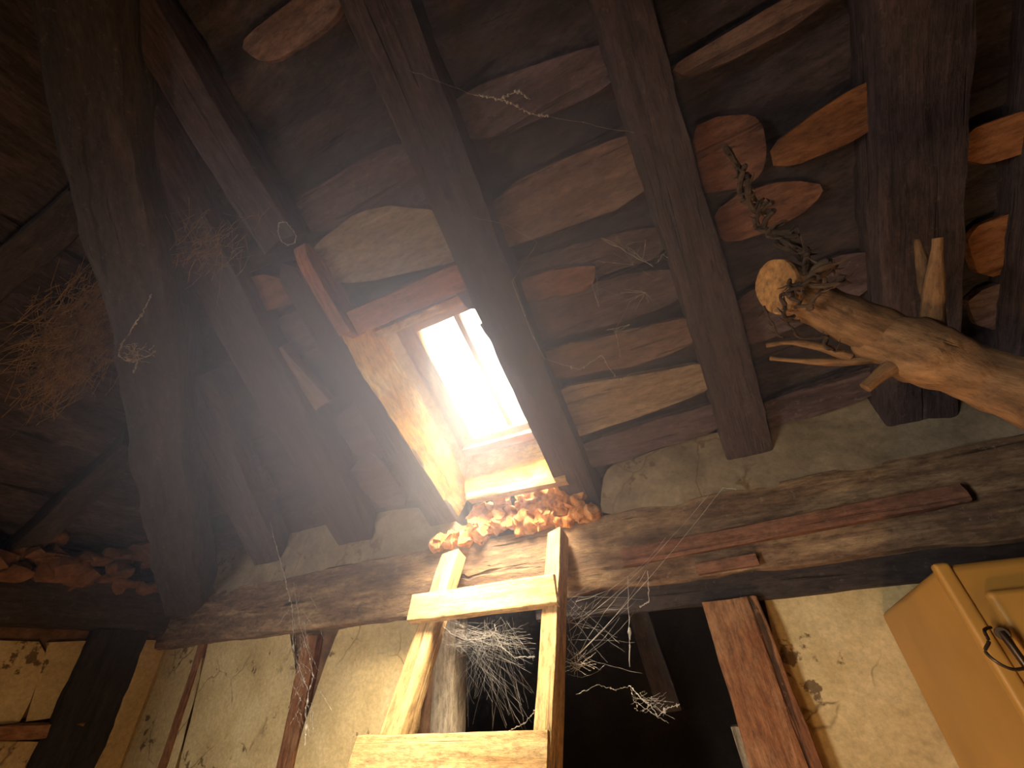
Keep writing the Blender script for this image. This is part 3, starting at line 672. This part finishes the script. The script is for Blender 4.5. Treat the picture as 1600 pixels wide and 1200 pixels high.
branch('branch', [(1462, 510, LD+.05), (1448, 450, LD+.06), (1440, 405, LD+.06), (1432, 374, LD+.06)], [.008, .008, .007, .003], rough=.003, label='thin dark upright stub')
branch('branch', [(1400, 572, LD-.02), (1380, 582, LD-.03), (1352, 606, LD-.04)], [.012, .0095, .008], rough=.003, label='short pale lower stub')
branch('branch', [(1400, 555, LD), (1330, 565, LD), (1270, 565, LD), (1203, 560, LD+.01)], [.010, .006, .005, .004], rough=.003, label='thin straight branch')
branch('branch', [(1330, 560, LD), (1290, 545, LD), (1240, 535, LD), (1197, 540, LD)], [.007, .006, .005, .004], rough=.003, label='thin upper branch')
# the sawn-off fork: its end is cut on the slant, facing down and to the left
pts = [onD(a, b_, d) for a, b_, d in [(1212, 447, LD+.03), (1250, 463, LD+.03), (1300, 487, LD+.02), (1350, 512, LD+.01), (1395, 532, LD)]]
sp = smooth_path(pts, 8); rr = [.040 - .007*min(1, i/14) for i in range(len(sp))]
ax = (pts[1]-pts[0]).normalized(); ncut = (-ax*.72 - ray(1212, 447)*.45 - rt*.15 - upv*.25).normalized(); e0 = pts[0]
bm = bmesh.new(); rings = tube_bm(bm, sp, rr, 22, seed=4, rough=.007, cap=False)
for k_, fall in ((0, 1), (1, .8), (2, .55), (3, .3), (4, .12)):
    for v in rings[k_]:
        off = (v.co - e0 - ax*((sp[k_]-e0).dot(ax))).dot(ncut)/ax.dot(ncut)
        v.co -= ax*off*fall
endpts = [v.co.copy() for v in rings[0]]
bm.faces.new(rings[-1]); bm.faces.new(list(reversed(rings[0]))); bmesh.ops.recalc_face_normals(bm, faces=bm.faces)
mw = frame(pts[0], pts[-1]-pts[0], zz); inv = mw.inverted()
for v in bm.verts: v.co = inv @ v.co
o = link('fork', bm, 'log', mw, lg, sharp=55); o['label'] = 'sawn-off upper fork with a bright cut end'
bm = bmesh.new(); c_ = sum(endpts, Vector())/len(endpts)
fr = [bm.verts.new(c_ + (p-c_)*.97 + ncut*.003) for p in endpts]; bk = [bm.verts.new(c_ + (p-c_)*1.0 - ncut*.002) for p in endpts]
cv = bm.verts.new(c_ + ncut*.005)
for i in range(len(fr)):
    j = (i+1) % len(fr); bm.faces.new((fr[i], fr[j], bk[j], bk[i])); bm.faces.new((fr[i], cv, fr[j]))
bmesh.ops.recalc_face_normals(bm, faces=bm.faces)
mw = frame(c_, ncut, zz); inv = mw.inverted()
for v in bm.verts: v.co = inv @ v.co
o = link('cut_end', bm, 'log_end', mw, lg); o['label'] = 'bright sawn cut end'

# dry thorny vine winding from the roof round the log fork
vn = empty('vine', onD(1230, 350, .85), 'dry thorny vine twisting down from the roof and round the log', 'vine')
rnd = random.Random(11)
def vine(name, keys, r, wob, n=60, thorns=25, label=None):
    bm = bmesh.new(); base = smooth_path([onD(*k_) for k_ in keys], n//(len(keys)-1)); ph = rnd.random()*6
    pts = []
    for i, p in enumerate(base):
        t = i*.55+ph; pts.append(p + rt*math.cos(t)*wob + upv*math.sin(t)*wob*.6 + fw*math.sin(t*1.3)*wob)
    tube_bm(bm, pts, [r*(1+.5*nz(i*.4, ph, 0)) for i in range(len(pts))], 7, rough=r*.4, freq=90)
    for k_ in range(thorns):
        i = rnd.randrange(len(pts)-1); d = Vector([rnd.uniform(-1, 1) for _ in range(3)]).normalized()*rnd.uniform(.008, .022)
        tube_bm(bm, [pts[i], pts[i]+d*.6, pts[i]+d+Vector((0, 0, .003))], [r*.6, r*.4, r*.12], 5)
    link(name, bm, 'twig', None, vn)
vine('stem', [(1140, 235, .95), (1185, 320, .90), (1225, 370, .87), (1262, 400, .80), (1290, 425, .76)], .0050, .010, thorns=45)
vine('stem', [(1150, 255, .95), (1190, 330, .90), (1230, 385, .86), (1275, 420, .78), (1292, 440, .74)], .0042, .015, thorns=45)
vine('stem', [(1165, 280, .94), (1205, 350, .88), (1245, 380, .86), (1288, 435, .76)], .0026, .014, thorns=40)
vine('stem', [(1290, 435, .75), (1265, 480, .745), (1240, 470, .75), (1235, 440, .76), (1255, 455, .745)], .0028, .005, thorns=12)
vine('stem', [(1280, 430, .75), (1250, 450, .745), (1225, 462, .75), (1228, 490, .75), (1245, 500, .76)], .0028, .004, thorns=12)
vine('stem', [(1195, 480, .79), (1205, 505, .79), (1222, 528, .79)], .002, .002, n=20, thorns=5)
vine('stem', [(1225, 490, .78), (1240, 520, .78), (1290, 530, .77), (1300, 550, .77)], .002, .005, n=30, thorns=20)

# ================================================================== STRAW
def straw(name, label, pcen, ax1, ax2, nrm, n, seed, lens=(.06, .17), r=.0011, mat='straw'):
    rnd = random.Random(seed); bm = bmesh.new()
    for i in range(n):
        a = rnd.gauss(0, .42); b_ = rnd.gauss(0, .42)
        p = pcen + ax1*a + ax2*b_ + nrm*rnd.uniform(-.03, .04)
        d = (ax1.normalized()*rnd.gauss(.9, .5) + ax2.normalized()*rnd.gauss(0, .55) + nrm*rnd.gauss(0, .25)).normalized()*rnd.uniform(*lens)
        bend = Vector([rnd.uniform(-.02, .02) for _ in range(3)])
        tube_bm(bm, [p-d/2, p+bend*.6, p+d/2], [r*rnd.uniform(.6, 1.3)]*3, 4, cap=False)
    return tag(link(name, bm, mat), label, 'straw', kind='stuff')
c_ = onH(120, 530, -.04); a1 = onH(180, 470, -.04)-onH(50, 600, -.04); a2 = onH(150, 590, -.04)-onH(90, 470, -.04)
straw('straw_nest', 'loose clump of golden straw hanging from the hip slope at the left', c_, a1*.62, a2*.55, -NHIP, 1100, 4, lens=(.06, .22), r=.0010)
c_ = onR(330, 385, -.02); a1 = onR(310, 410, -.02)-onR(360, 350, -.02); a2 = onR(370, 400, -.02)-onR(300, 375, -.02)
straw('straw_tuft', 'small tuft of pinkish straw stuck on the rafters above the broad rafter', c_, a1, a2, -NROOF, 130, 5, lens=(.05, .13), r=.0011)

# ================================================================== COBWEBS AND STRINGS
def strand(bm, a, b_, r, sag=.0, seed=0, wob=.003, blobs=0, m=4, n=14):
    a, b_ = Vector(a), Vector(b_); L = (b_-a).length; pts = []
    for i in range(n+1):
        t = i/n; p = a.lerp(b_, t) + Vector((0, 0, -sag*4*t*(1-t)))
        p += Vector((nz(t*7, seed, 0), nz(t*7, seed, 4), nz(t*7, seed, 8)))*wob*(1 if 0 < i < n else 0)
        pts.append(p)
    rr = [r*(.6+.9*abs(nz(i*.8, seed, 3))+(.9 if rnd.random() < .12 else 0)) for i in range(n+1)]
    tube_bm(bm, pts, rr, m, cap=False)
    for k_ in range(blobs):
        i = rnd.randrange(1, n)
        bmesh.ops.create_icosphere(bm, subdivisions=1, radius=rnd.uniform(1.5, 3.4)*r, matrix=Matrix.Translation(pts[i]) @ Matrix.Diagonal((1, 1, rnd.uniform(1, 2.5), 1)))
    return pts
def web(label, strands, r=.0008, kind=None, name='cobweb', mat='web', wob=.004, blobs=2, extra=None):
    bm = bmesh.new()
    for i, s in enumerate(strands):
        a, b_ = s[0], s[1]; sag = s[2] if len(s) > 2 else 0
        rr = s[3] if len(s) > 3 else r
        strand(bm, a, b_, rr, sag, seed=i*3.3+len(label), wob=wob, blobs=blobs)
    if extra: extra(bm)
    return tag(link(name, bm, mat), label, 'cobweb' if name == 'cobweb' else 'string')
def chain(pix, fn): 
    p = [fn(a, b_) for a, b_ in pix]; return [(p[i], p[i+1]) for i in range(len(p)-1)]
Y = lambda y: (lambda a, b_: onY(a, b_, y))
D = lambda d: (lambda a, b_: onD(a, b_, d))
rnd = random.Random(21)
# web strung between the ladder stiles
g = Y(1.33); S_ = []
rim = [(688, 975), (705, 990), (722, 998), (745, 1000), (765, 995), (775, 985), (772, 975)]
S_ += [(a, b_, 0, .0014) for a, b_ in chain(rim, g)]
S_ += [(a, b_, 0, .0018) for a, b_ in chain([(772, 990), (785, 1012), (805, 1028), (836, 1026)], g)]
S_ += [(a, b_, 0, .0013) for a, b_ in chain([(836, 1110), (820, 1130), (795, 1142)], g)]
for i in range(210):
    a = rim[rnd.randrange(len(rim))]; t = rnd.random()
    p = (a[0]+rnd.uniform(-20, 30), a[1]+rnd.uniform(-12, 22)); q = (rnd.uniform(690, 838), rnd.choice([rnd.uniform(972, 1040), rnd.uniform(990, 1145)]))
    S_.append((g(*p), onY(*q, 1.33+rnd.uniform(-.02, .06)), rnd.uniform(-.006, .006), .00022))
web('dense cobweb strung between the ladder stiles under the top rung', S_, r=.0004, blobs=0)
# long strands from beam to ladder, right
g = Y(1.36); S_ = [(g(1130, 762), g(905, 1022), .01, .0009), (g(1110, 770), g(890, 985), .02, .0005), (g(1150, 765), g(1130, 762), 0, .0014),
                   (g(1010, 890), g(892, 1030), .02, .0005), (g(1040, 840), g(900, 940), .03, .0004), (g(1000, 900), g(905, 1022), -.02, .0005)]
for i in range(26):
    p = (905+rnd.gauss(0, 4), 1038+rnd.gauss(0, 3)); an = rnd.uniform(0, 6.3); l_ = rnd.uniform(10, 38)
    S_.append((g(*p), g(p[0]+math.cos(an)*l_, p[1]+math.sin(an)*l_*.6), 0, .0005))
for i in range(26):
    S_.append((g(885+rnd.uniform(0, 4), rnd.uniform(930, 1060)), g(rnd.uniform(900, 1010), rnd.uniform(900, 1080)), rnd.uniform(-.01, .02), .00025))
web('fan of long fine cobweb strands from the beam to the right ladder stile', S_, blobs=0)
g = Y(1.45); S_ = [(a, b_, 0, .0013) for a, b_ in chain([(985, 1072), (1000, 1090), (1018, 1105), (1028, 1120), (1040, 1108), (1062, 1100)], g)]
S_ += [(a, b_, 0, .0006) for a, b_ in chain([(900, 1085), (935, 1070), (960, 1078), (985, 1072), (990, 1095), (1025, 1118), (1045, 1130)], g)]
for i in range(18): S_.append((g(rnd.uniform(985, 1050), rnd.uniform(1075, 1120)), g(rnd.uniform(985, 1060), rnd.uniform(1080, 1125)), 0, .0004))
web('tangled pale cobweb scrap in the dark doorway', S_, blobs=1)
g = Y(1.42); S_ = [(g(981, 900), g(984, 1042), 0, .001), (g(984, 985), g(984, 1000), 0, .002)]
web('single hanging cobweb thread in front of the doorway', S_, blobs=2)
S_ = [(g(1012, 892), g(1014, 940), 0, .0018), (g(1014, 940), g(1000, 948), 0, .0022)]
web('bent wire hook under the beam at the top of the doorway', S_, name='hook', mat='web', blobs=0); bpy.data.objects['hook']['category'] = 'hook'
# left hanging strands
g = Y(1.30); S_ = [(a, b_, 0, .0012) for a, b_ in chain([(403, 688), (405, 725), (412, 770), (425, 830), (436, 870), (446, 905), (450, 925), (457, 950), (458, 1000), (460, 1035)], g)]
S_ += [(a, b_, 0, .0009) for a, b_ in chain([(458, 910), (465, 950), (468, 975), (482, 1020), (490, 1060), (482, 1080)], g)]
S_ += [(a, b_, 0, .0014) for a, b_ in chain([(463, 1030), (482, 1080), (478, 1110), (476, 1165)], g)]
for i in range(45):
    p = (rnd.gauss(470, 12), rnd.uniform(930, 1120)); S_.append((g(*p), g(p[0]+rnd.gauss(0, 12), p[1]+rnd.uniform(10, 45)), 0, .0005))
web('long tangled cobweb hanging down in front of the left plaster', S_, blobs=3)
# string with a tangled end on the hip rafter
g = D(1.55); S_ = [(a, b_, 0, .0022) for a, b_ in chain([(237, 460), (222, 490), (205, 515), (187, 545), (185, 556), (195, 562), (215, 562), (235, 555), (243, 548)], g)]
S_ += [(a, b_, 0, .0022) for a, b_ in chain([(195, 558), (208, 566), (215, 562), (212, 575), (208, 582)], g)]
for i in range(22): S_.append((g(rnd.uniform(186, 240), rnd.uniform(540, 564)), g(rnd.uniform(190, 245), rnd.uniform(535, 568)), 0, .0009))
web('pale frayed string looped on the hip rafter beside the straw', S_, name='string', mat='grey', blobs=0)
g = D(1.15); S_ = [(a, b_, 0, .0010) for a, b_ in chain([(740, 148), (765, 152), (780, 156), (800, 162), (825, 176), (845, 182), (858, 182)], g)]
S_ += [(a, b_, 0, .0012) for a, b_ in chain([(778, 156), (800, 146), (812, 142), (818, 148), (828, 155)], g)]
S_ += [(g(740, 148), onR(640, 110, 0), 0, .0004), (g(858, 182), onR(1000, 210, 0), 0, .0004)]
web('forked pale cobweb thread hanging high above the middle', S_, blobs=3)
g = lambda a, b_: onR(a, b_, .03); S_ = []; prev = None
for (x_, y_, n_, sx) in ((985, 395, 14, 40), (1030, 400, 8, 25), (925, 445, 6, 20), (985, 470, 10, 50), (960, 520, 10, 40)):
    node = (x_, y_)
    for i in range(n_):
        q = (x_+rnd.gauss(0, sx*.6), y_+rnd.gauss(0, 14)); S_.append((g(*node), g(*q), 0, rnd.choice([.0003, .0008])))
        if rnd.random() < .45: node = q
    if prev: S_.append((g(*prev), g(x_, y_), 0, .0003))
    prev = (x_, y_)
web('scattered white web scraps on the boards right of the skylight', S_, blobs=0)
g = lambda a, b_: onR(a, b_, -.03); S_ = [(a, b_, 0, .0012) for a, b_ in chain([(800, 440), (830, 520), (850, 560), (905, 578), (940, 555), (955, 580), (968, 595), (985, 585)], g)]
S_ += [(a, b_, 0, .0005) for a, b_ in chain([(740, 340), (790, 350), (840, 378), (800, 440)], g)]
web('thin drooping cobweb along the right side of the skylight rafter', S_, blobs=1)
# ring-shaped web scrap on the sawn rafter end
S_ = [(a, b_, 0, .0013) for a, b_ in chain([(436, 348), (447, 347), (456, 358), (463, 368), (460, 380), (450, 383), (440, 378), (434, 362), (436, 348)], lambda a, b_: onR(a, b_, -.035))]
web('ring of pale web on the sawn rafter end left of the skylight', S_, blobs=0)

# ================================================================== ADDED HAZE (bluish volume standing in for lens glow round the skylight)
HAZE_D = 1.25
m = bpy.data.materials.new('glow_haze'); m.use_nodes = True; nt = m.node_tree
nt.nodes.remove(nt.nodes['Principled BSDF'])
vs = nt.nodes.new('ShaderNodeVolumeScatter'); vs.inputs['Color'].default_value = (.62, .72, 1.0, 1); vs.inputs['Density'].default_value = .13; vs.inputs['Anisotropy'].default_value = .35
tc = nt.nodes.new('ShaderNodeTexCoord'); ln = nd(nt, 'ShaderNodeVectorMath', operation='LENGTH'); nt.links.new(tc.outputs['Object'], ln.inputs[0])
dr_ = nd(nt, 'ShaderNodeMapRange'); dr_.interpolation_type = 'SMOOTHERSTEP'
for k_, v_ in ((1, 1.0), (2, 0.0), (3, 0.0), (4, HAZE_D)): dr_.inputs[k_].default_value = v_
nt.links.new(ln.outputs['Value'], dr_.inputs[0]); nt.links.new(dr_.outputs[0], vs.inputs['Density'])
nt.links.new(vs.outputs[0], nt.nodes['Material Output'].inputs['Volume'])
m.cycles.volume_step_rate = 1.0
bm = bmesh.new(); bmesh.ops.create_icosphere(bm, subdivisions=4, radius=1.0)
hz = link('haze', bm, m, Matrix.Translation((-.55, .72, 2.30)) @ Matrix.Diagonal((1.15, .85, .95, 1)))
tag(hz, 'faint bluish haze added for the glow around the skylight', 'haze', kind='stuff')
